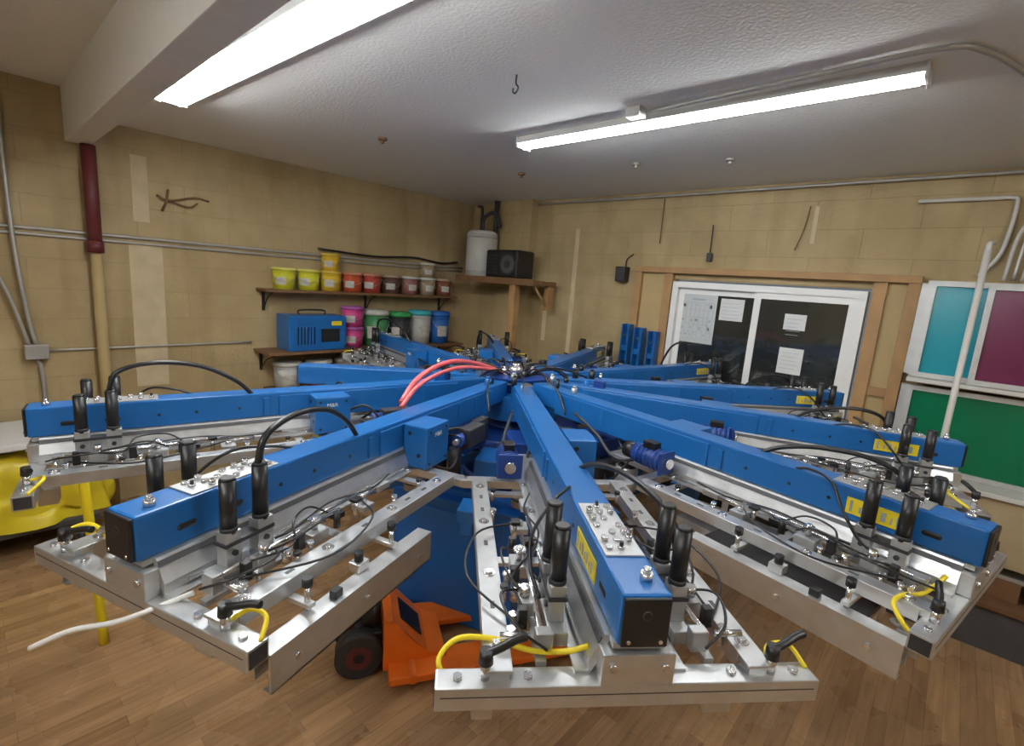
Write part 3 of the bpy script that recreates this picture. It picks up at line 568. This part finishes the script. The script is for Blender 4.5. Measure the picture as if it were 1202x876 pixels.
tp('locking_knob',B().cyl((R1-.05,.015,Z1),(R1-.05,.015,Z1+.014),.012,seg=16).cyl((R1-.05,.015,Z1+.014),(R1-.05,.015,Z1+.024),.007,seg=12),'steel')
mb=B().box((1.03,.06,1.20),(1.18,.165,Z1-.01),bev=.005)
for (x,z) in ((1.05,1.34),(1.16,1.34),(1.05,1.22),(1.16,1.22)): mb.cyl((x,.165,z),(x,.168,z),.005,seg=10,m=1)
mb.cyl((1.18,.09,1.33),(1.183,.09,1.33),.008,m=1).cyl((1.18,.13,1.25),(1.183,.13,1.25),.008,m=1)
tp('motor_box',mb,['blue','black'])
sm=B().cyl((1.05,-.15,1.26),(1.19,-.15,1.26),.040,seg=20)
for i in range(6): sm.cyl((1.07+i*.02,-.15,1.26),(1.08+i*.02,-.15,1.26),.043,seg=20)
sm.box((1.19,-.195,1.215),(1.2,-.105,1.305),bev=.004).box((1.09,-.17,1.295),(1.15,-.13,1.325),1,bev=.004).cyl((1.0,-.15,1.26),(1.05,-.15,1.26),.034,seg=16,m=1).cyl((1.2,-.15,1.26),(1.215,-.15,1.26),.02,seg=16,m=2)
tp('servo_motor',sm,['dblue','black','steel'])
wl_=B().box((1.77,-.0495,1.287),(1.93,-.0475,1.337),0).box((1.78,-.0502,1.294),(1.787,-.049,1.33),1)
for i,(a,c) in enumerate([(1.805,1.811),(1.822,1.834),(1.845,1.850),(1.86,1.872),(1.883,1.888),(1.897,1.909)]): wl_.box((a,-.0502,1.297),(c,-.049,1.325 if i%2 else 1.316),1)
tp('warning_label',wl_,['yellow','grid'],'lab')
tp('platen_board',B().box((1.38,-.17,1.03),(1.9,.17,1.045),bev=.004).box((1.38,-.175,1.02),(1.9,.175,1.03),1).box((1.2,-.04,.99),(1.9,.04,1.02),1,bev=.003),['dgrey','alud'],'plat')
logo=text_mesh('M&R',.024); logo.materials.append(M['paper'])

for k in range(12):
    ang=-41.5+30*k
    if ang>180: ang-=360
    if abs(ang+161.5)<1: continue
    if abs(ang+131.5)<1:
        o=P('print_arm',B().box((.22,-.05,Z0),(1.22,.05,Z1),bev=.006).box((1.22,-.045,Z0+.004),(1.226,.045,Z1-.004),1),['blue','rubber']); o.rotation_euler[2]=math.radians(ang); continue
    root=bpy.data.objects.new('print_arm',beam_me); COL.objects.link(root); root.parent=press; root.rotation_euler[2]=math.radians(ang)
    isA=abs(ang+41.5)<1; isC=abs(ang+101.5)<1
    high=isC or abs(ang+71.5)<1 or abs(ang-78.5)<1 or abs(ang-168.5)<1
    for nm,me,fl in T:
        if fl=='chan' and (isA or isC): continue
        if fl=='high' and not high: continue
        if fl=='low' and high: continue
        if fl=='plat' and not (abs(ang+11.5)<1 or abs(ang-18.5)<1): continue
        o=bpy.data.objects.new(nm,me); COL.objects.link(o); o.parent=root
    o=bpy.data.objects.new('lettering',logo); COL.objects.link(o); o.parent=root; o.location=(1.11,.1685,1.325); o.rotation_euler=(math.pi/2,0,math.pi)
bpy.context.view_layer.update()
def arm_local(ang,x,y,z):
    a=math.radians(ang); return (x*math.cos(a)-y*math.sin(a), x*math.sin(a)+y*math.cos(a), z)
P('loose_cable',B().tube([arm_local(-71.5,2.03,.14,1.2),arm_local(-71.5,2.12,.05,1.16),arm_local(-71.5,2.17,-.03,1.14),arm_local(-71.5,2.21,-.1,1.10)],.006),'white')

# ---------------------------------------------------------------- pallet jack
pj=empty('pallet_jack',(-1.80,1.40,0),'orange steel pallet jack with dark wheels under the press','pallet jack',math.radians(60))
for y in (-.18,.18):
    B().box((.0,y-.085,.05),(1.0,y+.085,.085),bev=.01).box((.85,y-.04,.02),(.98,y+.04,.06)).obj('fork','orange',parent=pj,rel=True)
    B().cyl((.9,y-.04,.035),(.9,y+.04,.035),.034,seg=18).obj('load_wheel','black',parent=pj,rel=True)
jb=B().prism([(-.15,.05),(.15,.05),(.15,.09),(.06,.12),(-.11,.31),(-.15,.31)],'y',-.16,.16)
jb.box((-.13,-.265,.05),(.1,.265,.088),bev=.008).cyl((-.02,-.265,.07),(-.02,.265,.07),.024)
for s in (-1,1): jb.prism([(-.02,.137+.07),(.03,.15),(-.06,.25)],'y',s*.161-.002,s*.161+.002,1)
jb.obj('jack_body',['orange','black'],parent=pj,rel=True)
B().prism([(.035,.152),(.039,.155),(-.066,.268),(-.07,.265)],'y',-.08,.08).obj('body_label','black',parent=pj,rel=True)
B().cyl((-.2,0,.12),(-.2,0,.33),.045,seg=20).box((-.28,-.08,.14),(-.15,.08,.2),bev=.01).obj('hydraulic_pump','black',parent=pj,rel=True)
for y in (-.085,.085):
    B().cyl((-.26,y-.04,.11),(-.26,y+.04,.11),.11,seg=32).cyl((-.26,y-.042,.11),(-.26,y+.042,.11),.06,seg=24,m=1).cyl((-.26,y-.044,.11),(-.26,y+.044,.11),.025,seg=16,m=2).obj('steering_wheel',['rubber','maroon','black'],parent=pj,rel=True)
B().tube([(-.22,0,.3),(-.3,0,.34),(-.4,0,.33)],.018).obj('jack_handle','black',parent=pj,rel=True)

# ---------------------------------------------------------------- camera & world
cam=bpy.data.cameras.new('camera'); co=bpy.data.objects.new('camera',cam); COL.objects.link(co)
cx=Vector((.7354,.6714,.0716)).normalized(); cz=Vector((.6552,-.7361,.1789)); cz=(cz-cx*cz.dot(cx)).normalized(); cy=cz.cross(cx)
mw=Matrix(((cx.x,cy.x,cz.x,0),(cx.y,cy.y,cz.y,0),(cx.z,cy.z,cz.z,1.9),(0,0,0,1)))
co.matrix_world=mw
cam.sensor_width=36; cam.lens=580/1202*36; cam.clip_start=.02
scn.camera=co
w=bpy.data.worlds.new('world'); scn.world=w; w.use_nodes=True
w.node_tree.nodes['Background'].inputs[0].default_value=(.5,.55,.6,1); w.node_tree.nodes['Background'].inputs[1].default_value=.3
